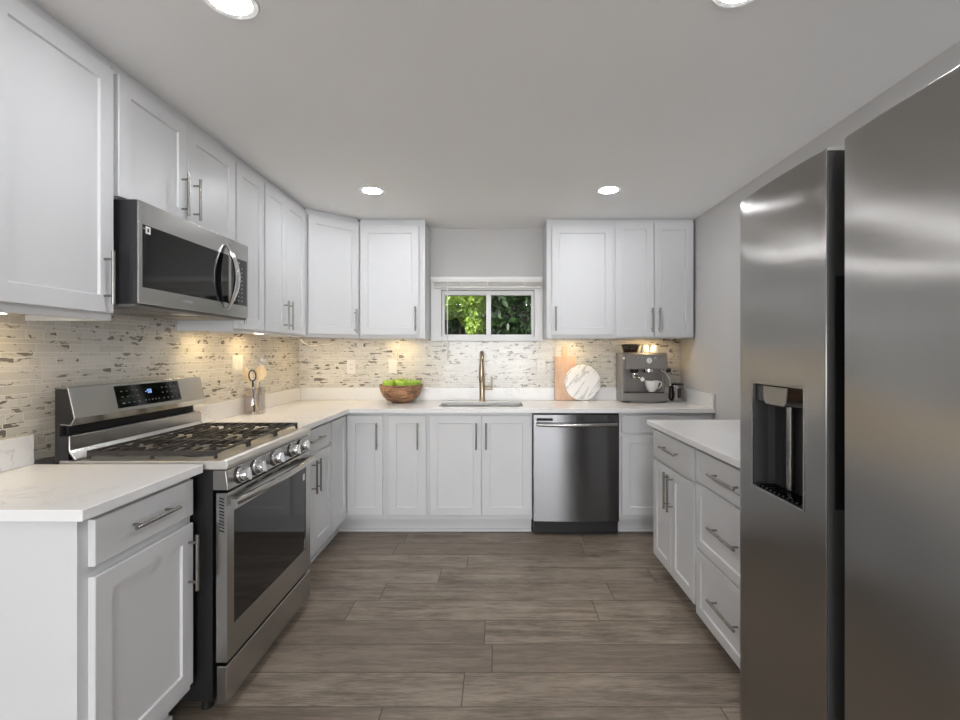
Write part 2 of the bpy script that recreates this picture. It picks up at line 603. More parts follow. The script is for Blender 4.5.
bl = thing('window_blind', 'white mini blind drawn all the way up under the window head casing', 'blind', (-.07, YB - .05, 1.81))
MB().box(-.445, .445, -.022, .026, .048, .074).build('headrail', M['plastic_white'], bl, bevel=.002)
s = MB()
for k in range(9):
    s.box(-.435, .435, -.02, .022, .016 + k * .0034, .0178 + k * .0034)
s.build('slats', M['plastic_white'], bl)
MB().box(-.437, .437, -.02, .022, .0, .014).build('bottom_rail', M['plastic_white'], bl, bevel=.003)
for x in (-.22, .0, .3):
    MB().box(x - .004, x + .004, -.0235, -.0215, .002, .05).build('lift_tape', M['plastic_white'], bl)
MB().tube([(-.325, -.028, .06), (-.325, -.03, -.60)], .0042, 8).build('tilt_wand', M['plastic_white'], bl)

# ---- outside
struct(MB().box(XL - .6, XR + .6, YB + .151, YB + .75, ZC + .02, ZC + .1).build('added_eave', M['trim']))  # unseen eave added to keep sun out of the kitchen window
struct(MB().box(-14, 14, YB + .16, 22, -.4, -.3).build('ground', M['soil']))


def leafy(name, label, cat, mat, n, spread, size, trunk, seed):
    r = random.Random(seed)
    root = thing(name, label, cat, trunk[0])
    m = MB()
    for _ in range(n):
        c = Vector(spread(r))
        q = Quaternion((r.gauss(0, 1), r.gauss(0, 1), r.gauss(0, 1), r.gauss(0, 1))).normalized()
        L = size * r.uniform(.6, 1.25)
        pts = [(0, -L, 0), (L * .42, -L * .25, L * .1), (L * .34, L * .35, L * .08), (0, L, -L * .1), (-L * .34, L * .35, L * .08), (-L * .42, -L * .25, L * .1)]
        vs = [m.bm.verts.new(c + q @ Vector(p)) for p in pts]
        m._f([vs[0], vs[1], vs[2], vs[3]])
        m._f([vs[0], vs[3], vs[4], vs[5]])
    o = m.build('foliage', mat, root, recalc=False, sharp=3.0)
    for pl, rr in trunk[1]:
        MB().tube(pl, rr, 8).build('trunk', M['bark'], root)
    return root


def blob(cx, cy, cz, rx, ry, rz):
    def g(r):
        while True:
            p = [r.uniform(-1, 1) for _ in range(3)]
            d = sum(v * v for v in p)
            if .25 < d < 1:
                return (cx + p[0] * rx, cy + p[1] * ry, cz + p[2] * rz)
    return g


def multi(*bl):
    def g(r):
        return r.choice(bl)(r)
    return g


leafy('garden_shrub', 'sunlit bright green leafy shrub outside the left window pane', 'shrub', M['leaf'], 3000,
      multi(blob(.06, 0, 2.40, .44, .4, .30), blob(-.2, 0, 2.22, .3, .3, .2), blob(.27, -.1, 1.98, .14, .2, .22), blob(.2, 0, 2.25, .25, .3, .3)), .045,
      ((-.55, 6.6, -.3), [([(0, 0, 0), (.02, .05, 1.2), (.1, 0, 2.4)], [.05, .04, .02]), ([(.02, .05, 1.2), (-.3, .1, 2.2)], [.03, .015])]), 3)
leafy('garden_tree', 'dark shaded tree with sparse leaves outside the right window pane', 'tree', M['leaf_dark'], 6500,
      multi(blob(0, 0, 2.3, 1.5, 1.0, 1.0), blob(-.8, .6, 2.0, 1.1, .7, 1.4), blob(.6, -1.2, 3.6, 1.5, 1.1, .5), blob(.2, .4, 3.9, 2.0, 1.2, .5)), .09,  # upper crown blobs, out of view, added to shade the leaves below
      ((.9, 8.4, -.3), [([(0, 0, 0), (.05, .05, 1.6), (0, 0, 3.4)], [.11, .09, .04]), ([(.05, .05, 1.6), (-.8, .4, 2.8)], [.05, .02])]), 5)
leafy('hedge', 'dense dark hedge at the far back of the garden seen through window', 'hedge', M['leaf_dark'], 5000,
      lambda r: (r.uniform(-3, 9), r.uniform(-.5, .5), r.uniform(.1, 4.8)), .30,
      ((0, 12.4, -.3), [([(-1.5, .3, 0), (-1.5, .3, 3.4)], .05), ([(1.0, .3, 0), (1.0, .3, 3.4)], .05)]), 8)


leafy('garden_tree', 'unseen tall broad tree added left of the window view to shade the garden', 'tree', M['leaf_dark'], 6500,  # out-of-view tree added to block sun from the plants behind the shrub
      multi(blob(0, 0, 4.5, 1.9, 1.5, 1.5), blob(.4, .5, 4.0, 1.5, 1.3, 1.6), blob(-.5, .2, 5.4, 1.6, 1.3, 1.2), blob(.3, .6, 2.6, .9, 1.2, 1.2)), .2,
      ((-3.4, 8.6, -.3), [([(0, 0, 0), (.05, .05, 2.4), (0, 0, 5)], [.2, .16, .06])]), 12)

# ------------------------------------------------------------------ cabinets
def bar_handle(door, x, z, ln, way, yf=-.0195):
    """brushed bar on two posts, in the cabinet's own frame"""
    h = MB()
    yb = yf - .030
    p = ln * .5 - .028
    if way == 'v':
        h.cyl((x, yb, z - ln / 2), (x, yb, z + ln / 2), .006, seg=16)
        for s in (-p, p):
            h.cyl((x, yf, z + s), (x, yb, z + s), .0045, seg=10)
    else:
        h.cyl((x - ln / 2, yb, z), (x + ln / 2, yb, z), .006, seg=16)
        for s in (-p, p):
            h.cyl((x + s, yf, z), (x + s, yb, z), .0045, seg=10)
    return h.build('handle', M['nickel'], door)


def front(name, root, x0, x1, z0, z1, shaker=True, fr=.056):
    t, y1 = .019, -.0005
    m = MB()

    def ring(i, y):
        return [(x0 + i, y, z0 + i), (x1 - i, y, z0 + i), (x1 - i, y, z1 - i), (x0 + i, y, z1 - i)]
    R = [ring(0, y1), ring(0, y1 - t + .002), ring(.002, y1 - t)]
    if shaker:
        R += [ring(fr, y1 - t), ring(fr + .0035, y1 - t + .0075)]
    m.loft(R)
    return m.build(name, M['cab'], root, sharp=.3)


def base_cabinet(label, loc, rz, w, depth, doors=(), drawers=(), ztop=CT - .031, zbot=.11, toe=.075, group='white base cabinets', toe_z=None):
    root = thing('base_cabinet', label, 'cabinet', loc, rz, group)
    b = MB()
    tz = zbot
    b.box(0, w, 0, .02, zbot, ztop)                              # face frame
    b.box(0, .018, .02, depth, zbot, ztop).box(w - .018, w, .02, depth, zbot, ztop)
    b.box(.018, w - .018, .02, depth, zbot, zbot + .018)
    b.box(.018, w - .018, depth - .012, depth, zbot + .018, ztop)
    b.box(0, w, toe, toe + .016, 0, tz).box(0, w, toe - .014, toe, 0, .018)   # toe board with shoe strip
    b.box(0, .018, toe + .016, depth, 0, tz).box(w - .018, w, toe + .016, depth, 0, tz)
    b.build('carcass', M['cab'], root)
    add_fronts(root, doors, drawers)
    return root


def add_fronts(root, doors, drawers):
    for d in doors:
        o = front('door', root, *d[:4])
        if len(d) > 4 and d[4]:
            bar_handle(o, *d[4], 'v')
    for d in drawers:
        o = front('drawer', root, *d[:4], shaker=d[5] if len(d) > 5 else False, fr=.045)
        if d[4]:
            bar_handle(o, *d[4], 'h')


UZ0, UZ1 = 1.392, 2.287


def upper_cabinet(label, loc, rz, w, depth, doors, z0=UZ0, group='white wall cabinets'):
    root = thing('upper_cabinet', label, 'cabinet', (loc[0], loc[1], z0), rz, group)
    b = MB()
    b.box(0, w, 0, .02, 0, UZ1 - z0)
    b.box(0, .016, .02, depth, 0, UZ1 - z0).box(w - .016, w, .02, depth, 0, UZ1 - z0)
    b.box(.016, w - .016, .02, depth, UZ1 - z0 - .016, UZ1 - z0).box(.016, w - .016, depth - .01, depth, .02, UZ1 - z0 - .016)
    b.box(0, w, .012, .03, UZ1 - z0, ZC - z0 - .001)               # scribe strip up to the ceiling
    b.mi = 1
    b.box(.016, w - .016, .02, depth - .01, .0195, .032)              # recessed maple bottom
    b.build('carcass', [M['cab'], M['cab_in']], root)
    add_fronts(root, [(d[0], d[1], d[2] - z0, d[3] - z0) + (((d[4][0], d[4][1] - z0, d[4][2]),) if len(d) > 4 and d[4] else ()) for d in doors], ())
    return root


L90 = PI / 2
FX = -1.065            # face frame of the left base run
# left run; local x runs towards the back wall
base_cabinet('white base cabinet with one drawer over one door, nearest the camera before the gas range',
             (FX, 1.220, 0), L90, .450, .572,
             doors=[(.032, .438, .142, .695, (.413, .568, .19))], drawers=[(.032, .438, .722, .845, (.232, .785, .19))])
base_cabinet('white base cabinet with drawer and two narrow doors, just past the gas range',
             (FX, 2.464, 0), L90, .591, .572,
             doors=[(.014, .290, .142, .695, (.262, .575, .19)), (.294, .583, .142, .695, (.322, .575, .19))],
             drawers=[(.014, .583, .722, .842, (.29, .785, .22))])

# corner carousel cabinet: two doors meeting in the inner corner
cc = thing('base_cabinet', 'white corner base cabinet whose two doors meet at the inside corner', 'cabinet', (FX, 3.38, 0), 0, 'white base cabinets')
b = MB()
zt = CT - .031
b.box(-.02, 0, -.323, 0, .11, zt).box(0, .287, 0, .02, .11, zt)
b.box(-.572, -.02, -.323, -.305, .11, zt).box(.269, .287, .02, .596, .11, zt)
b.box(-.572, -.02, -.305, .596, .11, .128).box(-.02, .269, .02, .596, .11, .128)
b.box(-.572, -.56, -.305, .596, .128, zt).box(-.56, .269, .584, .596, .128, zt)
b.box(-.091, -.075, -.323, .075, 0, .11).box(-.075, .287, .075, .091, 0, .11)
b.box(-.075, -.061, -.323, .075, 0, .018).box(-.061, .287, .061, .075, 0, .018)
b.build('carcass', M['cab'], cc)
d = MB()
front('door', cc, .0215, .2705, .142, .842)
bar_handle(cc.children[-1], .232, .70, .185, 'v')
side = front('door', cc, -.315, -.0215, .142, .842)      # turned to lie in the left run
side.rotation_euler = (0, 0, L90)

base_cabinet('narrow white base cabinet with one tall door, between corner and sink base',
             (-.777, 3.38, 0), 0, .297, .596, doors=[(.021, .287, .142, .842, (.231, .70, .185))])
base_cabinet('white sink base cabinet with two tall doors under the faucet, left of dishwasher',
             (-.479, 3.38, 0), 0, .733, .596,
             doors=[(.0135, .376, .142, .842, (.341, .70, .185)), (.379, .724, .142, .842, (.41, .70, .185))])
base_cabinet('white base cabinet with flat drawer over a door, right of the dishwasher',
             (.866, 3.38, 0), 0, .661, .596,
             doors=[(.016, .575, .142, .70, None)], drawers=[(.016, .575, .722, .842, None)])
# right run; local x runs towards the camera
RX, RT = .959, .847
base_cabinet('white base cabinet with drawer and two doors, far end of the right-hand run',
             (RX, 2.872, 0), -L90, .607, .569, ztop=RT, zbot=.082, toe=.07,
             doors=[(.005, .291, .087, .652, (.268, .535, .20)), (.294, .592, .087, .652, (.322, .535, .20))],
             drawers=[(.005, .592, .668, .826, (.30, .755, .235))])
base_cabinet('white base cabinet with three stacked panelled drawers, next to the refrigerator',
             (RX, 2.264, 0), -L90, .61, .569, ztop=RT, zbot=.06, toe=.07,
             drawers=[(.008, .602, .682, .826, (.31, .757, .235), True), (.008, .602, .372, .674, (.31, .525, .235), True),
                      (.008, .602, .060, .364, (.31, .215, .235), True)])

# wall cabinets, left wall
UX = -1.345
upper_cabinet('large white wall cabinet with single door, nearest the camera beside the microwave',
              (UX, 1.225, 0), L90, .452, .293, [(.022, .44, 1.418, 2.26, (.4, 1.536, .18))])
upper_cabinet('short white wall cabinet with two doors directly above the microwave',
              (UX, 1.68, 0), L90, .77, .293,
              [(.007, .383, 1.832, 2.26, (.345, 1.95, .18)), (.387, .763, 1.832, 2.26, (.425, 1.95, .18))], z0=1.826)
upper_cabinet('narrow white wall cabinet with single door, directly past the microwave',
              (UX, 2.452, 0), L90, .301, .293, [(.006, .294, 1.406, 2.26, (.03, 1.52, .18))])
upper_cabinet('white wall cabinet with two doors on the left wall, beside the angled corner cabinet',
              (UX, 2.755, 0), L90, .628, .293,
              [(.007, .275, 1.406, 2.26, (.247, 1.517, .18)), (.279, .585, 1.406, 2.26, (.31, 1.517, .18))])

# angled corner wall cabinet
cu = thing('upper_cabinet', 'white wall cabinet set at an angle across the room corner', 'cabinet', (UX, 3.39, UZ0), 0, 'white wall cabinets')
hh = UZ1 - UZ0
px = [(0, 0), (.295, .295), (.295, .588), (-.293, .588), (-.293, 0)]
b = MB().prism(px, 'z', .018, hh)
b.prism([(0, 0), (.295, .295), (.281, .309), (-.014, .014)], 'z', 0, .018)
b.mi = 1
b.prism([(.26, .309), (.26, .58), (-.28, .58), (-.28, .016), (-.03, .016)], 'z', .0165, .0178)
b.mi = 0
b.prism([(-.01, .012), (.283, .305), (.27, .318), (-.023, .025)], 'z', hh, ZC - UZ0 - .001)
b.build('carcass', [M['cab'], M['cab_in']], cu)
cd = front('door', cu, .012, .400, .024, 2.26 - UZ0)
bar_handle(cd, .367, .127, .185, 'v')
cd.rotation_euler = (0, 0, PI / 4)

upper_cabinet('white wall cabinet with single door on the back wall, left of the window',
              (-1.046, 3.685, 0), 0, .501, .293, [(.010, .456, 1.418, 2.254, (.432, 1.54, .185))])
upper_cabinet('white wall cabinet with single door on the back wall, right of the window',
              (.389, 3.685, 0), 0, .512, .293, [(.038, .502, 1.418, 2.254, (.066, 1.54, .185))])
upper_cabinet('white wall cabinet with two narrow doors above the espresso machine',
              (.902, 3.685, 0), 0, .614, .293,
              [(.014, .304, 1.404, 2.278, (.284, 1.53, .185)), (.308, .604, 1.404, 2.278, (.34, 1.53, .185))])

# ------------------------------------------------------------------ worktops
wt = thing('worktop', 'white quartz worktop on the near left cabinet, ending at the gas range', 'worktop', (-1.33, 1.43, CT))
MB().box(XL + .013 + 1.33, -1.022 + 1.33, 1.186 - 1.43, 1.676 - 1.43, -.03, 0).build('slab', M['quartz'], wt, bevel=.003)
MB().box(XL + .0125 + 1.33, XL + .032 + 1.33, 1.186 - 1.43, 1.672 - 1.43, .0005, .104).build('upstand', M['quartz'], wt, bevel=.002)

wt = thing('worktop', 'long L-shaped white quartz worktop running past the sink to the right wall', 'worktop', (0, 3.65, CT))
outer = [(XL + .013, 2.462), (-1.022, 2.462), (-1.022, 3.335), (1.527, 3.335), (1.527, 3.967), (XL + .013, 3.967)]
hole = rrect(-.42, .20, 3.475, 3.805, .06)
m = MB().plate([(x, y - 3.65) for x, y in outer], [[(x, y - 3.65) for x, y in hole]], -.03, 0)
m.build('slab', M['quartz'], wt, bevel=.003)
m = MB().box(XL + .034, 1.506, 3.948 - 3.65, 3.967 - 3.65, .0005, .104)
m.build('upstand', M['quartz'], wt, bevel=.002)
MB().box(XL + .0125, XL + .0325, 2.466 - 3.65, 3.967 - 3.65, .0005, .104).build('upstand', M['quartz'], wt, bevel=.002)
MB().box(1.508, 1.527, 3.345 - 3.65, 3.967 - 3.65, .0005, .104).build('upstand', M['quartz'], wt, bevel=.002)

wt = thing('worktop', 'white quartz worktop on the right-side cabinets beside the refrigerator', 'worktop', (1.2, 2.27, .878))
MB().box(.908 - 1.2, 1.528 - 1.2, 1.652 - 2.27, 2.892 - 2.27, -.03, 0).build('slab', M['quartz'], wt, bevel=.003)

# ------------------------------------------------------------------ sink and faucet
sk = thing('kitchen_sink', 'undermount stainless steel sink set into the back worktop below window', 'sink', (-.11, 3.64, CT - .031))
rings = []
for ins, z in ((-.014, 0), (.002, 0), (.004, -.12), (.02, -.165), (.06, -.178)):
    rings.append([(x + .11, y - 3.64, z) for x, y in rrect(-.42 + ins, .20 - ins, 3.475 + ins, 3.805 - ins, max(.02, .06 - ins))])
m = MB().loft(rings, cap=False)
v = [m.bm.verts.new(p) for p in rings[-1]]
m._f(v)
o = m.build('basin', M['sink'], sk, recalc=False)
o.modifiers.new('thickness', 'SOLIDIFY').thickness = -.0012
MB().lathe([(.001, .004), (.034, .004), (.042, .0005), (.001, 0)], (0, .02, -.1785)).build('drain', M['chrome'], sk)

fc = thing('faucet', 'warm brushed nickel gooseneck faucet standing behind the sink', 'faucet', (-.112, 3.87, CT + .0005))
MB().lathe([(.001, 0), (.029, 0), (.029, .004), (.026, .008), (.022, .01), (.022, .205), (.019, .212), (.001, .212)]).build('body', M['nickel_warm'], fc)
pts = [(0, 0, .213), (0, 0, .30)] + arc((-.075, .315), .075, 0, PI, 14, lambda u, v: (0, u, v)) + [(0, -.15, .29)]
MB().tube(pts, .0155, 16).build('spout', M['nickel_warm'], fc)
MB().lathe([(.001, 0), (.017, 0), (.021, .010), (.021, .07), (.0175, .12), (.0165, .128), (.001, .128)], (0, -.15, .163)).build('spray_head', M['nickel_warm'], fc)
hn = MB().cyl((.022, 0, .105), (.085, 0, .105), .0135, seg=20)
hn.tube([(.074, 0, .115), (.078, 0, .16), (.080, -.002, .195)], [.006, .0052, .0045], 12)
hn.build('lever', M['nickel_warm'], fc)

# ------------------------------------------------------------------ dishwasher
dw = thing('dishwasher', 'stainless steel dishwasher with bowed bar handle under the back worktop', 'dishwasher', (.56, 3.36, 0))
MB().box(-.296, .296, .01, .57, .02, .855).build('tub', M['black'], dw)
# door: gently bowed sheet
prof = []
for k in range(17):
    u = -.299 + .598 * k / 16
    prof.append((u, -.012 - .010 * (1 - (u / .299) ** 2)))
ring = prof + [(.299, .008), (-.299, .008)]
m = MB().prism(ring, 'z', .106, .850)
m.build('door', M['dw'], dw, bevel=.002, sharp=.5)
door = dw.children[-1]
pts = [(-.275, -.018, .785), (-.275, -.045, .785)]
pts = [(-.277 + .554 * k / 12, -.048 - .018 * math.sin(PI * k / 12), .786 - .004 * math.sin(PI * k / 12)) for k in range(13)]
h = MB().tube(pts, .0135, 14)
h.cyl((-.268, -.012, .786), (-.268, -.05, .786), .012, seg=12).cyl((.268, -.012, .786), (.268, -.05, .786), .012, seg=12)
h.build('handle', M['nickel'], door)
MB().box(-.277, -.165, -.0235, -.018, .808, .826).build('control_slot', M['slot'], door)
MB().box(-.292, .288, .04, .055, .004, .100).build('kick_plate', M['black'], dw, bevel=.002)
for x in (-.25, .245):
    MB().lathe([(.001, 0), (.006, 0), (.006, .003), (.001, .004)]).xf(Matrix.Translation((x, .0395, .05)) @ Matrix.Rotation(PI / 2, 4, 'X')).build('screw', M['chrome'], dw)
for x, y in ((-.26, .1), (.26, .1), (-.26, .5), (.26, .5)):
    MB().cyl((x, y, 0), (x, y, .02), .018, seg=14).build('foot', M['black_matte'], dw)
MB().box(-.299, .299, .0, .0095, .8505, .858).build('top_trim', M['black_matte'], dw)

# ------------------------------------------------------------------ gas range; local x runs away from the camera, front faces -y
RW = .757
rg = thing('gas_range', 'stainless steel freestanding gas range with cast iron grates and five knobs', 'range', (-.955, 1.690, 0), L90)
# local y: 0 = front plane of the control panel; back at .655
b = MB()
b.box(.003, RW - .003, .045, .595, .05, .868)
for k, (y0, y1, z0, z1) in enumerate(((.07, .085, .46, .80), (.11, .12, .10, .8), (.13, .14, .10, .8), (.085, .1, .2, .42))):
    b.box(0, .003, y0, y1, z0, z1)
b.build('oven_body', M['black'], rg, bevel=.002)
for x, y in ((.05, .09), (RW - .05, .09), (.05, .54), (RW - .05, .54)):
    MB().cyl((x, y, 0), (x, y, .05), .02, seg=14).build('foot', M['black_matte'], rg)
ct = MB()
ct.prism([(-.006, .868), (.584, .868), (.584, .900), (.02, .900), (.004, .905), (-.008, .899), (-.012, .884)], 'x', 0, RW)
ct.build('cooktop', M['steel_top'], rg, bevel=.003)
cp = MB()
cp.prism([(-.004, .866), (.044, .866), (.044, .795), (-.014, .795)], 'x', 0, RW)
cp.build('control_panel', M['steel'], rg, bevel=.004)
ang = math.atan2(.010, .071)
for x in (.076, .192, .352, .522, .632):
    m = MB()
    m.lathe([(.001, 0), (.027, 0), (.027, .008), (.023, .012), (.0225, .034), (.020, .038), (.001, .038)], seg=28)
    m.box(-.005, .005, -.022, .022, .034, .044)
    m.xf(Matrix.Translation((x, -.0095, .831)) @ Matrix.Rotation(PI / 2 - ang, 4, 'X'))
    m.build('knob', [M['chrome']], rg, bevel=.001)
    m = MB().lathe([(.001, 0), (.031, 0), (.031, .003), (.001, .003)], seg=28)
    m.xf(Matrix.Translation((x, -.0085, .831)) @ Matrix.Rotation(PI / 2 - ang, 4, 'X'))
    m.build('knob_bezel', M['dark_grey'], rg)
# oven door with a real window opening
dr = MB()
z0, z1, wx0, wx1, wz0, wz1 = .190, .786, .045, RW - .055, .305, .712
yd, yb = -.008, .030
dr.box(0, wx0, yd, yb, z0, z1).box(wx1, RW, yd, yb, z0, z1).box(wx0, wx1, yd, yb, z0, wz0).box(wx0, wx1, yd, yb, wz1, z1)
bmesh.ops.remove_doubles(dr.bm, verts=dr.bm.verts, dist=1e-5)
od = dr.build('oven_door', M['steel'], rg)
MB().box(wx0 + .0005, wx1 - .0005, yd + .003, yb - .002, wz0 + .0005, wz1 - .0005).build('oven_window', M['black_glass'], od)
hd = MB()
hp = [(.02 + (RW - .04) * k / 16, -.024 - .026 * math.sin(PI * k / 16), .748 + .004 * math.sin(PI * k / 16)) for k in range(17)]
hd.tube(hp, .0145, 14, flat=1.0)
hd.box(.012, .045, -.036, yd, .736, .761).box(RW - .045, RW - .012, -.036, yd, .736, .761)
hd.build('handle', M['steel'], od)
for x in (.13, .255, .40, .52):
    MB().box(x, x + .085, yd - .0008, yd + .004, .768, .775).build('front_vent', M['slot'], od)
vs = MB()
for k in range(11):
    z = .648 + k * .0114
    vs.prism([(.002, z), (.019, z + .006), (.019, z + .010), (.002, z + .004)], 'x', -.0008, .003)
vs.build('side_vent', M['slot'], od)
MB().box(wx1 - .03, wx1 - .012, yd + .0022, yd + .003, wz1 - .06, wz1 - .03).build('paper_tag', M['sticker'], od)
MB().box(wx1 - .018, wx1 - .004, yd + .0022, yd + .003, wz0 + .006, wz0 + .05).build('corner_mark', M['chrome'], od)
MB().box(0, RW, -.008, .03, .046, .176).build('storage_drawer', M['steel'], rg, bevel=.004)
# backguard
bgp = MB()
bgp.prism([(.5565, 1.152), (.600, 1.152), (.600, .868), (.5855, .868), (.5855, 1.030), (.546, 1.027), (.533, 1.049)], 'x', .002, RW - .002)
bgp.build('backguard_case', M['black'], rg, bevel=.001)
bf = MB()
bf.prism([(.552, 1.158), (.602, 1.158), (.602, 1.1525), (.5558, 1.1525), (.5325, 1.0492), (.5455, 1.0268), (.580, 1.0298), (.580, 1.025), (.543, 1.0215), (.527, 1.048)], 'x', .0, RW)
bf.build('backguard', M['steel'], rg, bevel=.0015)
bgd = rg.children[-1]
MB().box(.002, RW - .002, .5525, .584, .9005, .986).build('backguard_core', M['black'], rg)
bl2 = MB().prism([(.546, .987), (.552, .987), (.552, .930), (.531, .9005), (.523, .9005), (.523, .905), (.546, .936)], 'x', 0, RW)
bl2.build('lower_backguard', M['steel'], rg, bevel=.003)
vs = MB()
vs.box(.03, RW - .03, .575, .5845, .990, 1.020)
vs.build('exhaust_vent', M['slot'], rg)
# slanted glass on the backguard face: from (.552,1.158) to (.527,1.048)
fd = Vector((0, .552 - .527, 1.158 - 1.048)).normalized()
fn = Vector((0, -fd.z, fd.y))


def on_face(m, x0, x1, t0, t1, h0, h1):
    vv = []
    for x in (x0, x1):
        for t in (t0, t1):
            for h in (h0, h1):
                vv.append(m.bm.verts.new(Vector((x, .527, 1.048)) + fd * t + fn * h))
    for q in ((0, 1, 3, 2), (4, 6, 7, 5), (0, 4, 5, 1), (2, 3, 7, 6), (0, 2, 6, 4), (1, 5, 7, 3)):
        m._f([vv[i] for i in q])


m = MB()
on_face(m, .20, .575, .014, .103, -.001, .0022)
gl = m.build('control_glass', M['black_glass'], bgd)
m = MB()
SEG = {'1': 'bc', '2': 'abged', '0': 'abcdef', '4': 'fgbc', '-': 'g', '5': 'afgcd'}
for ch, x in (('-', .356), ('5', .370), ('0', .383)):
    W, Hh, k = .0085, .016, .0022
    for sname in SEG[ch]:
        r = {'a': (0, W, Hh - k, Hh), 'd': (0, W, 0, k), 'g': (0, W, Hh / 2 - k / 2, Hh / 2 + k / 2), 'b': (W - k, W, Hh / 2, Hh), 'c': (W - k, W, 0, Hh / 2),
             'e': (0, k, 0, Hh / 2), 'f': (0, k, Hh / 2, Hh)}[sname]
        on_face(m, x + r[0], x + r[1], .062 + r[2], .062 + r[3], .0023, .0028)
m.build('clock_digits', M['digits'], gl)
m = MB()
for r_, t in enumerate((.03, .055, .078)):
    for k in range(4):
        on_face(m, .222 + k * .028, .234 + k * .028, t, t + .004, .0023, .0026)
    for k in range(4):
        on_face(m, .455 + k * .028, .466 + k * .028, t, t + .005, .0023, .0026)
for k in range(5):
    on_face(m, .345 + k * .02, .353 + k * .02, .03, .036, .0023, .0026)
m.build('printed_lettering', plain('dim_print', (74, 76, 84), 0.5), gl)
# burners and grates
for x, y, r in ((.13, .16, .05), (.13, .43, .042), (.378, .30, .055), (.627, .16, .05), (.627, .43, .042)):
    MB().lathe([(.001, 0), (r * 1.3, 0), (r * 1.25, .006), (r, .009), (r, .013), (r * .92, .016), (.001, .016)], (x, y, .9005), 28).build('burner', M['iron'], rg)
for i, (x0, x1) in enumerate(((.026, .257), (.262, .495), (.500, .731))):
    g = MB()
    ya, yb2, zt, hb, wb = .045, .510, .930, .010, .010

    def bar(xa, xb, y0, y1, z1=zt, h=hb):
        g.box(xa, xb, y0, y1, z1 - h, z1)
    bar(x0, x0 + wb, ya, yb2, h=.018)
    bar(x1 - wb, x1, ya, yb2, h=.018)
    for y in (ya, (ya + yb2) / 2 - wb / 2, yb2 - wb):
        bar(x0 + wb, x1 - wb, y, y + wb)
    xm = (x0 + x1) / 2
    for cy_ in (ya + .125, yb2 - .125):
        for dy in (-.07, -.024, .024, .07):
            bar(x0 + wb, xm - .030, cy_ + dy - .0035, cy_ + dy + .0035)
            bar(xm + .030, x1 - wb, cy_ + dy - .0035, cy_ + dy + .0035)
        bar(xm - .005, xm + .005, cy_ - .11, cy_ - .032)
        bar(xm - .005, xm + .005, cy_ + .032, cy_ + .11)
    for xx in (x0, x1 - wb):
        for yy in (ya, (ya + yb2) / 2 - wb / 2, yb2 - wb):
            g.box(xx, xx + wb, yy, yy + wb, .9005, zt - .018)
    g.build('grate', M['iron'], rg, bevel=.0025)

# ------------------------------------------------------------------ microwave (over the range)
mw = thing('microwave', 'stainless steel over-the-range microwave with black door glass and curved handle', 'microwave', (-1.265, 1.698, 1.45), L90)
MWW, MH = .752, .374
b = MB()
b.box(0, MWW, .0065, .36, .004, MH)
b.box(-.0006, .003, .135, .150, .27, MH - .002)
b.box(-.0006, .003, .012, .03, .01, .22)
b.build('casing', [M['dark_grey']], mw, bevel=.002)
sd = .585
o = MB().box(0, sd - .001, 0, .006, .006, MH).build('door', M['steel'], mw, bevel=.002)
MB().box(.020, sd - .012, -.0006, .004, .066, .292).build('door_glass', M['black_glass'], o)
hp = arc((0, 0), 1, 0, 0, 1, lambda u, v: (0, 0, 0))
hp = [(.548 + .012 * math.sin(PI * k / 16), -.006 - .042 * math.sin(PI * k / 16) ** .8, .035 + .30 * k / 16) for k in range(17)]
MB().tube(hp, [.010 + .011 * math.sin(PI * k / 16) for k in range(17)], 16, flat=.62).build('handle', M['chrome'], o)
m = MB().box(.034, .058, -.0012, -.0005, .262, .288)
m.mi = 1
m.box(.042, .050, -.0016, -.0011, .268, .282)
m.mi = 2
m.box(.022, .032, -.0012, -.0005, .276, .280)
m.build('energy_sticker', [M['sticker'], M['ink'], M['tag_ink']], o)
m = MB()
for k in range(7):
    m.box(.245 + k * .0085, .251 + k * .0085, -.0008, .0005, .036, .044)
m.build('maker_mark', M['tag_ink'], o)
o = MB().box(sd + .001, MWW, 0, .006, .006, MH).build('control_panel', M['steel'], mw, bevel=.002)
MB().box(sd + .012, MWW - .014, -.0006, .004, .066, .292).build('panel_glass', M['black_glass'], o)
m = MB()
for r_ in range(9):
    for k in range(3):
        m.box(sd + .040 + k * .03, sd + .050 + k * .03, -.001, -.0005, .085 + r_ * .02, .089 + r_ * .02)
m.box(sd + .05, sd + .085, -.001, -.0005, .268, .276)
m.build('printed_lettering', M['tag_ink'], o)
m = MB()
m.box(.0, MWW, .012, .36, -.004, .0035)
m.build('base_plate', M['grey_metal'], mw, bevel=.002)
for x in (.08, .45):
    MB().box(x, x + .22, .10, .30, -.0065, -.0045).build('grease_filter', M['mesh_filter'], mw)
MB().box(.33, .42, .05, .11, -.0065, -.0045).build('lamp_lens', M['plastic_white'], mw)

# ------------------------------------------------------------------ refrigerator; world-aligned, doors face -x
fr = thing('refrigerator', 'large stainless steel side-by-side refrigerator with an ice and water dispenser', 'refrigerator', (1.2, 1.15, 0))
ox, oy = 1.2, 1.15
MB().box(.872 - ox, 1.505 - ox, .70 - oy, 1.605 - oy, .03, 1.765).build('cabinet_shell', M['dark_grey'], fr, bevel=.004)
for x in (.93, 1.44):
    for y in (.75, 1.55):
        MB().cyl((x - ox, y - oy, 0), (x - ox, y - oy, .03), .025, seg=14).build('foot', M['black_matte'], fr)
MB().box(.885 - ox, .905 - ox, .71 - oy, 1.595 - oy, .004, .028).build('kick_grille', M['black_matte'], fr)


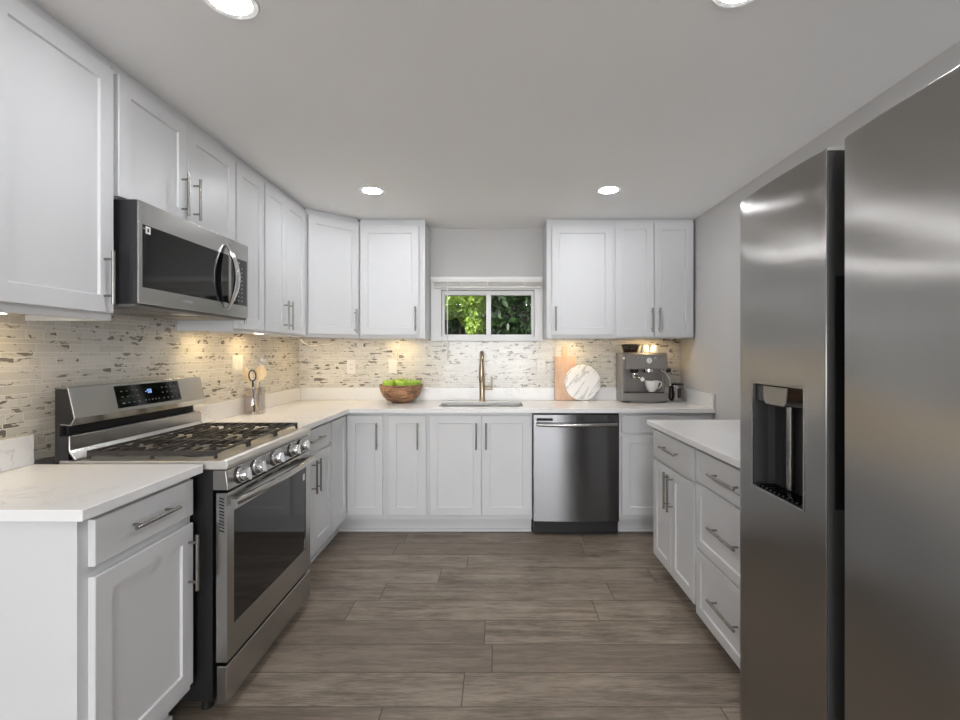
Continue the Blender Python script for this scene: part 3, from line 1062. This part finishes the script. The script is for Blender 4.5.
def door_rows(pts, z0, z1, hole=None):
    """front sheet with the profile PTS (x, y) from z0 to z1, straight sides back to x = .868, optional opening"""
    m = MB()
    zs = [z0, z0 + .004, z1 - .012, z1 - .004, z1]
    inset = [.003, 0, 0, .003, .010]
    if hole:
        zs = [z0, z0 + .004, hole[2], hole[3], z1 - .012, z1 - .004, z1]
        inset = [.003, 0, 0, 0, 0, .003, .010]
    full = pts + [(.868, pts[-1][1]), (.868, pts[0][1])]
    G = []
    for z, i in zip(zs, inset):
        G.append([m.bm.verts.new((x - ox + (i if x < .868 else 0), y - oy, z)) for x, y in full])
    n = len(full)
    for a in range(len(zs) - 1):
        for k in range(n):
            j = (k + 1) % n
            if hole and k < len(pts) - 1:
                ym = (full[k][1] + full[j][1]) / 2
                if hole[0] < ym < hole[1] and zs[a] >= hole[2] - 1e-6 and zs[a + 1] <= hole[3] + 1e-6:
                    continue
            m._f([G[a][k], G[a][j], G[a + 1][j], G[a + 1][k]])
    m._f(list(reversed(G[0])))
    m._f(G[-1])
    return m


fp = [(.832, 1.612), (.823, 1.611), (.8155, 1.603), (.808, 1.585), (.8025, 1.55), (.7995, 1.491), (.7975, 1.44), (.7965, 1.39), (.7965, 1.34), (.7975, 1.29), (.7985, 1.244), (.8015, 1.215), (.8035, 1.19), (.8035, 1.172), (.8038, 1.1705), (.8050, 1.1695)]
fd1 = door_rows(fp, .06, 1.783, (1.244, 1.491, .872, 1.188)).build('freezer_door', M['fridge'], fr, sharp=.55)
MB().box(.8062 - ox, .866 - ox, 1.1640 - oy, 1.1692 - oy, .062, 1.772).build('door_edge', M['edge_grey'], fd1)
MB().box(.8225 - ox, .864 - ox, 1.1622 - oy, 1.1642 - oy, .90, 1.467).build('grip_recess', M['slot'], fd1)
np_ = [(.810, 1.111), (.8068, 1.1105), (.805, 1.108), (.8045, 1.095), (.8035, 1.06), (.8015, 1.01), (.8005, .96), (.80, .90), (.8005, .84), (.803, .77), (.809, .72), (.818, .702), (.832, .699)]
fd2 = door_rows(np_, .06, 1.783).build('fridge_door', M['fridge'], fr, sharp=.55)
MB().box(.813 - ox, .866 - ox, 1.1108 - oy, 1.1130 - oy, .062, 1.772).build('door_edge', M['edge_grey'], fd2)
# dispenser recess
m = MB()
y0, y1, z0, z1, xf, xb = 1.2445, 1.4905, .8725, 1.1875, .8005, .862
sl = .035


def q(*ps):
    m._f([m.bm.verts.new((x - ox, y - oy, z)) for x, y, z in ps])


# walls of the recess, curved back
bk = [(xf, y1), (xb - .02, y1 - .004), (xb - .006, y1 - .018), (xb, y1 - .04), (xb, y0 + .04), (xb - .006, y0 + .018), (xb - .02, y0 + .004), (xf, y0)]
for (xa, ya_), (xc, yc) in zip(bk, bk[1:]):
    q((xa, ya_, z0), (xc, yc, z0), (xc, yc, z1), (xa, ya_, z1))
q(*[(x, y, z1) for x, y in bk])
q(*[(x, y, z0) for x, y in bk])
o = m.build('dispenser_recess', M['dark_grey'], fd1, recalc=False)
m = MB()
t = .004
for a in ((y0 - t, y0 + .001, z0 - t, z1 + t), (y1 - .001, y1 + t, z0 - t, z1 + t), (y0, y1, z0 - t, z0 + .001), (y0, y1, z1 - .001, z1 + t)):
    m.box(.7962 - ox, .801 - ox, a[0] - oy, a[1] - oy, a[2], a[3])
m.build('dispenser_bezel', M['nickel'], fd1)
MB().box(.806 - ox, .860 - ox, y0 + .005 - oy, y1 - .005 - oy, z1 - .055, z1 - .002).build('dispenser_head', M['black_glass'], fd1, bevel=.004)
m = MB().prism([(1.450 - oy, z1 - .003), (1.325 - oy, z1 - .003), (1.330 - oy, z1 - .048), (1.342 - oy, z1 - .060), (1.434 - oy, z1 - .060), (1.446 - oy, z1 - .048)], 'x', .8045 - ox, .845 - ox)
m.build('ice_chute', M['nickel'], fd1, bevel=.004)
MB().cyl((.850 - ox, 1.385 - oy, z0 + .012), (.850 - ox, 1.385 - oy, z1 - .056), .011, seg=16).build('water_paddle', M['nickel'], fd1)
m = MB()
for k in range(11):
    m.box(.803 - ox, .856 - ox, y0 + .012 + k * .0205 - oy, y0 + .020 + k * .0205 - oy, z0 + .001, z0 + .008)
m.box(.803 - ox, .856 - ox, y0 + .008 - oy, y1 - .012 - oy, z0 + .0005, z0 + .003)
m.build('drip_tray', M['black_glass'], fd1)

# ------------------------------------------------------------------ lamps
def downlight(label, x, y):
    r = thing('recessed_light', label, 'light', (x, y, ZC), 0, 'recessed ceiling lights')
    MB().lathe([(.0565, -.001), (.058, -.004), (.074, -.006), (.078, -.001), (.0565, -.001)], seg=48, cap=False).build('trim_ring', M['trim'], r)
    MB().lathe([(.001, -.0015), (.056, -.0015), (.056, -.004), (.001, -.004)], seg=48).build('diffuser', M['lamp'], r)
    return r


l0 = downlight('round recessed ceiling light nearest the camera, above the left cabinets', -.775, 1.40)
ND = {}
for lab, x, y in (('round recessed ceiling light in front of the left back wall cabinets', -.785, 3.04),
                  ('round recessed ceiling light in front of the right back wall cabinets', .71, 3.03),
                  ('round recessed ceiling light cut off at the top of the picture, near the refrigerator', .69, 1.35),
                  ('unseen recessed ceiling light added behind the camera on the left', -.775, -.4),  # this and the following lamps are unseen, added for extra light
                  ('unseen recessed ceiling light added behind the camera on the right', .70, -.4),
                  ('unseen recessed ceiling light added far behind the camera on the left', -.775, -2.1),
                  ('unseen recessed ceiling light added far behind the camera on the right', .70, -2.1)):
    c = copy_tree(l0)
    c.location = (x, y, ZC)
    c['label'] = lab

pk = thing('cabinet_light', 'warm puck light under the nearest left wall cabinet', 'light', (-1.53, 1.46, UZ0 + .019), 0, 'warm under-cabinet lights')
MB().lathe([(.030, 0), (.036, 0), (.036, -.010), (.030, -.010), (.030, 0)], seg=28, cap=False).build('housing', M['plastic_white'], pk)
MB().lathe([(.001, -.001), (.0295, -.001), (.0295, -.008), (.001, -.008)], seg=28).build('lens', M['puck'], pk)
for lab, x, y in (('warm puck light under the narrow cabinet past the microwave', -1.49, 2.60),
                  ('warm puck light under the two-door cabinet on the left wall', -1.49, 3.02),
                  ('warm puck light under the angled corner cabinet', -1.36, 3.68),
                  ('warm puck light under the cabinet left of the window', -.79, 3.82),
                  ('warm puck light above the cutting board', .60, 3.82),
                  ('warm puck light above the espresso machine', 1.22, 3.82)):
    c = copy_tree(pk)
    c.location = (x, y, UZ0 + .019)
    c['label'] = lab

# loose light cord in the corner
tag(MB().tube([(-1.52, 3.72, 1.391), (-1.50, 3.74, 1.36), (-1.47, 3.80, 1.335), (-1.42, 3.86, 1.345), (-1.36, 3.90, 1.35), (-1.31, 3.90, 1.37), (-1.30, 3.88, 1.391)], .004, 8)
    .build('loose_cable', M['sheath']), 'loose white cord drooping under the angled corner cabinet', 'cable')

# ------------------------------------------------------------------ outlets and switch
def outlet(label, x, z, double=False):
    r = thing('wall_outlet', label, 'outlet', (x, YB - .0115, z), 0, 'white wall outlets')
    MB().box(-.036, .036, -.005, 0, -.058, .058).build('cover_plate', M['plastic_white'], r, bevel=.002)
    m = MB()
    if double:
        m.box(-.017, .017, -.0075, -.0052, -.034, .034)
        m.build('rocker', M['plastic_white'], r, bevel=.001)
    else:
        m.box(-.017, .017, -.007, -.0052, -.034, .034)
        m.mi = 1
        for zc in (-.018, .018):
            for xx in (-.007, .007):
                m.box(xx - .0012, xx + .0012, -.0074, -.0069, zc - .004, zc + .006)
        m.build('socket', [M['plastic_white'], M['slot']], r)
    return r


outlet('white wall outlet on the tiles under the angled corner cabinet', -1.195, 1.165)
outlet('white rocker switch plate on the tiles above the wooden bowl', -.853, 1.17, True)
outlet('white wall outlet on the tiles between faucet and cutting board', .374, 1.17)
r = thing('light_switch', 'white switch plate on the left tiles behind the utensil jar', 'switch', (XL + .0115, 3.02, 1.205), L90)
MB().box(-.06, .06, -.005, 0, -.06, .06).build('cover_plate', M['plastic_white'], r, bevel=.002)
for x in (-.025, .025):
    MB().box(x - .016, x + .016, -.008, -.0052, -.033, .033).build('rocker', M['plastic_white'], r, bevel=.001)

# ------------------------------------------------------------------ things on the worktop
# bowl of apples
bx, by, bz = -.745, 3.772, CT + .0008
bw = MB()
bw.lathe([(.001, 0), (.050, 0), (.075, .005), (.112, .023), (.142, .054), (.161, .094), (.170, .134), (.171, .140), (.166, .142), (.160, .130), (.151, .094), (.132, .060), (.104, .034), (.06, .016), (.001, .014)], seg=56)
tag(bw.build('fruit_bowl', M['bowl'], loc=(bx, by, bz)), 'round acacia wood bowl holding green apples on the back worktop', 'bowl')


def apple(label, x, y, z, rot):
    a = thing('apple', label, 'apple', (bx + x, by + y, bz + z), rot, 'green apples in the wooden bowl')
    R = .041
    pr = []
    for k in range(17):
        t = -PI / 2 + PI * k / 16
        rr = R * math.cos(t) * (1.0 + .06 * math.sin(t))
        zz = R * .92 * math.sin(t)
        if k > 12:
            zz -= .0022 * (k - 12) ** 1.35
        if k < 3:
            zz += .0025 * (3 - k)
        pr.append((max(rr, .0006), zz + R * .9))
    MB().lathe(pr, seg=28).build('skin', M['apple'], a, sharp=3)
    MB().tube([(0, 0, R * 1.42), (.002, 0, R * 1.65), (.006, .002, R * 1.98)], [.0016, .0014, .002], 6).build('stem', M['leaf_stem'], a)
    return a


AP = []
for k, lab in enumerate(('green apple at the front centre of the wooden bowl', 'green apple at the front right of the wooden bowl', 'green apple at the far right edge of the wooden bowl',
                         'green apple at the back right of the wooden bowl', 'green apple at the back left of the wooden bowl', 'green apple at the far left edge of the wooden bowl',
                         'green apple at the front left of the wooden bowl')):
    t = -PI / 2 + 2 * PI * k / 7 + .2
    AP.append((lab, .106 * math.cos(t), .106 * math.sin(t), .106, k * 1.3))
AP.append(('green apple on top of the middle of the heap', .004, 0, .116, .5))
a0 = apple(*AP[0])
for lab, x, y, z, rt in AP[1:]:
    c = copy_tree(a0)
    c.location = (bx + x, by + y, bz + z)
    c.rotation_euler = (rnd.uniform(-.3, .3), rnd.uniform(-.3, .3), rt)
    c['label'] = lab

# cutting board leaning on the upstand
m = MB()
o_ = rrect(-.0875, .0875, 0, .362, .012)
hpts = [(.021, .361), (.019, .43)] + [(.019 * math.cos(t), .432 + .019 * math.sin(t)) for t in (PI * k / 10 for k in range(11))] + [(-.019, .43), (-.021, .361)]
m.prism(o_, 'y', 0, .018)
m.prism(hpts, 'y', .0005, .0175)
ob = m.build('cutting_board', M['board'], bevel=.002, loc=(.566, 3.900, CT + .0026))
ob.rotation_euler = (math.radians(-6.4), 0, 0)
tag(ob, 'pale wooden paddle cutting board leaning against the back splash', 'cutting board')
m = MB().lathe([(.001, 0), (.143, 0), (.146, .003), (.146, .011), (.143, .014), (.001, .014)], seg=64)
m.xf(Matrix.Translation((0, 0, .146)) @ Matrix.Rotation(PI / 2, 4, 'X'))
ob = m.build('marble_board', M['marble'], loc=(.703, 3.896, CT + .0012))
ob.rotation_euler = (math.radians(-6), 0, 0)
tag(ob, 'round white marble serving board leaning before the wooden cutting board', 'serving board')

# espresso machine: body width .385
em = thing('espresso_machine', 'dark steel espresso machine with bean hopper beside the right wall', 'coffee machine', (1.160, 3.74, CT + .0008))
em.scale = (.93, .95, .985)
S = M['steel_dark']
m = MB()
m.box(-.19, .19, .0, .20, .012, .075)
m.prism([(-.185, 0), (-.12, 0), (-.11, .012), (.095, .012), (.105, 0), (.185, 0), (.19, .012), (-.19, .012)], 'y', .003, .19)
m.build('base', S, em, bevel=.006)
MB().box(-.17, .17, .09, .20, .075, .265).build('back_panel', S, em, bevel=.003)
MB().box(-.19, -.165, .0, .20, .075, .39).build('side_panel', S, em, bevel=.006)
MB().box(.165, .19, .06, .20, .075, .27).build('side_panel', S, em, bevel=.006)
m = MB().prism([(-.012, .265), (.20, .265), (.20, .39), (.012, .39), (.0, .38)], 'x', -.164, .19)
m.build('head', S, em, bevel=.006)
MB().box(-.165, .165, .005, .085, .0755, .082).build('drip_grate', M['dark_grey'], em, bevel=.002)
MB().box(-.185, .188, .02, .195, .3905, .396).build('cup_tray', M['chrome'], em, bevel=.002)
g = MB()
g.xf(Matrix())
gm = MB().lathe([(.001, 0), (.023, 0), (.023, .006), (.020, .008), (.001, .008)], seg=28)
gm.xf(Matrix.Translation((.035, -.002, .333)) @ Matrix.Rotation(PI / 2, 4, 'X'))
gm.build('pressure_gauge', M['ceramic'], em)
gm = MB().box(.0342, .0362, -.0108, -.0102, .333, .348)
gm.build('gauge_needle', M['ink'], em)
for x in (-.09, -.056, -.022, .085, .115, .145):
    gm = MB().lathe([(.001, 0), (.0095, 0), (.0095, .005), (.008, .007), (.001, .007)], seg=16)
    gm.xf(Matrix.Translation((x, .001, .352)) @ Matrix.Rotation(PI / 2, 4, 'X'))
    gm.build('button', M['chrome'], em)
gm = MB().lathe([(.001, 0), (.011, 0), (.010, .007), (.001, .007)], seg=16)
gm.xf(Matrix.Translation((-.1775, 0, .352)) @ Matrix.Rotation(PI / 2, 4, 'X'))
gm.build('side_button', M['ceramic'], em)
MB().lathe([(.001, 0), (.046, 0), (.046, -.022), (.036, -.03), (.001, -.03)], (.045, .045, .2645), 28).build('group_head', M['chrome'], em)
m = MB().lathe([(.001, 0), (.036, 0), (.038, -.012), (.030, -.03), (.001, -.03)], (-.075, .045, .2645), 28)
m.build('grinder_cradle', M['black'], em)
m = MB().lathe([(.001, -.032), (.033, -.032), (.035, -.05), (.026, -.07), (.001, -.07)], (-.075, .045, .2645), 28)
m.tube([(-.075, .02, .215), (-.058, -.02, .197), (-.040, -.05, .188)], [.011, .012, .014], 14)
m.build('portafilter', M['chrome'], em)
MB().lathe([(.001, 0), (.017, 0), (.017, .006), (.001, .008)], seg=20).xf(Matrix.Translation((-.0385, -.053, .187)) @ Matrix.Rotation(PI / 2 - .3, 4, 'X')).build('handle_cap', M['ceramic'], em)
m = MB().tube([(.15, .03, .262), (.165, .015, .245), (.185, .0, .225), (.205, -.01, .18), (.208, -.012, .14)], [.012, .008, .0055, .005, .004], 12)
m.build('steam_wand', M['chrome'], em)
MB().lathe([(.001, 0), (.018, 0), (.018, .03), (.014, .034), (.001, .034)], seg=20).xf(Matrix.Translation((.191, .03, .255)) @ Matrix.Rotation(PI / 2, 4, 'Y')).build('steam_dial', M['black'], em)
m = MB().lathe([(.001, 0), (.058, 0), (.072, .045), (.074, .052), (.001, .052)], (-.09, .11, .3965), 36)
m.build('bean_hopper', M['hopper'], em)
MB().lathe([(.001, 0), (.076, 0), (.075, .012), (.06, .017), (.001, .018)], (-.09, .11, .449), 36).build('hopper_lid', M['dark_grey'], em)
MB().lathe([(.001, .001), (.055, .001), (.064, .03), (.001, .034)], (-.09, .11, .3965), 30).build('coffee_beans', M['coffee'], em)

# cup on the drip tray
cup = thing('coffee_cup', 'white cup with side handle on the espresso machine drip tray', 'cup', (1.226, 3.780, CT + .0825))
MB().lathe([(.001, 0), (.026, 0), (.028, .004), (.040, .022), (.052, .055), (.056, .088), (.0535, .088), (.049, .056), (.036, .024), (.022, .009), (.001, .007)], seg=40).build('body', M['ceramic'], cup)
MB().tube([(.050, 0, .074), (.066, 0, .080), (.078, 0, .070), (.076, 0, .050), (.060, 0, .032), (.042, 0, .026)], .005, 10).build('handle', M['ceramic'], cup)
MB().lathe([(.001, .072), (.0515, .072), (.0515, .074), (.001, .074)], seg=36).build('coffee', M['coffee'], cup)


def stacked_cup(label, x):
    c = MB().lathe([(.001, .056), (.020, .056), (.022, .052), (.029, .03), (.036, .0), (.0335, 0), (.027, .03), (.019, .05), (.001, .051)], seg=30)
    o = c.build('espresso_cup', M['ceramic'], loc=(x, 3.84, CT + .3925))
    return tag(o, label, 'cup', 'white cups on the espresso machine')


stacked_cup('white upturned cup on the espresso machine, beside the bean hopper', 1.192)
stacked_cup('white upturned cup on the espresso machine, farther from the bean hopper', 1.268)

# steel milk canister
cn = thing('canister', 'small brushed steel canister with black grip right of the espresso machine', 'canister', (1.437, 3.80, CT + .0008))
MB().lathe([(.001, 0), (.044, 0), (.046, .003), (.046, .13), (.044, .134), (.001, .134)], seg=40).build('body', M['nickel'], cn)
MB().lathe([(.001, .1342), (.046, .1342), (.046, .143), (.040, .147), (.001, .148)], seg=40).build('lid', M['black'], cn)
m = MB().tube([(-.044, -.006, .122), (-.062, -.008, .118), (-.064, -.008, .03), (-.046, -.006, .012)], .008, 10)
m.build('grip', M['black'], cn)
MB().box(-.018, .012, -.0475, -.0425, .035, .11).build('window_strip', M['dark_grey'], cn)

# utensil jar
jx, jy = -1.539, 3.06
jr = MB().lathe([(.001, 0), (.060, 0), (.065, .006), (.066, .14), (.061, .158), (.061, .168), (.057, .168), (.057, .158), (.061, .14), (.060, .012), (.001, .009)], seg=44)
jar = tag(jr.build('utensil_jar', M['jar'], loc=(jx, jy, CT + .0008)), 'smoky glass jar full of cooking utensils beside the gas range', 'jar')
jb = CT + .0105


def utensil(name, label, builder, mat):
    return tag(builder.build(name, mat, loc=(jx, jy, jb)), label, 'utensil', 'cooking utensils in the glass jar')


def spoon(lean, rot, ln, wide, hz):
    m = MB()
    rings = []
    n = 20
    for k in range(n + 1):
        u = k / n
        z = u * ln
        if u < .66:
            a, b = .0055, .0055
        else:
            t = (u - .66) / .34
            a = .0055 + (wide - .0055) * math.sin(min(1, t * 1.05) * PI) ** .7 if t < 1 else .004
            b = .0055 - .002 * t
            if t > .93:
                a *= .9
        a = max(a, .004)
        rings.append([(a * math.cos(2 * PI * q_ / 14), b * math.sin(2 * PI * q_ / 14), z) for q_ in range(14)])
    m.loft(rings)
    m.xf(Matrix.Rotation(rot, 4, 'Z') @ Matrix.Translation((hz[0], hz[1], 0)) @ Matrix.Rotation(lean[0], 4, 'Y') @ Matrix.Rotation(lean[1], 4, 'X'))
    return m


utensil('wooden_spoon', 'pale wooden spoon leaning left in the smoky glass jar', spoon((-.30, .0), 0, .30, .030, (.032, -.012)), M['spoon'])
utensil('wooden_spoon', 'broad pale wooden spatula leaning right in the smoky glass jar', spoon((.24, .0), 0, .31, .040, (-.030, .014)), M['spoon'])
m = MB().cyl((0, 0, .003), (.002, 0, .20), .005, seg=10)
m.tube([(.002 + .022 * math.cos(t), 0, .235 + .034 * math.sin(t)) for t in (-PI / 2 + 2 * PI * k / 24 for k in range(25))], .004, 8)
m.xf(Matrix.Translation((.012, -.028, 0)) @ Matrix.Rotation(-.06, 4, 'Y'))
utensil('masher', 'black wire loop utensil standing in the front of the glass jar', m, M['black'])
m = MB().tube([(0, 0, .003), (.012, .0, .2), (.02, -.004, .33)], .004, 8)
m.lathe([(.001, 0), (.018, .004), (.030, .018), (.033, .032), (.031, .032), (.028, .02), (.016, .007), (.001, .003)], (.03, -.008, .315), 24)
m.xf(Matrix.Translation((.006, .03, 0)))
utensil('ladle', 'chrome ladle rising highest from the glass jar', m, M['chrome'])
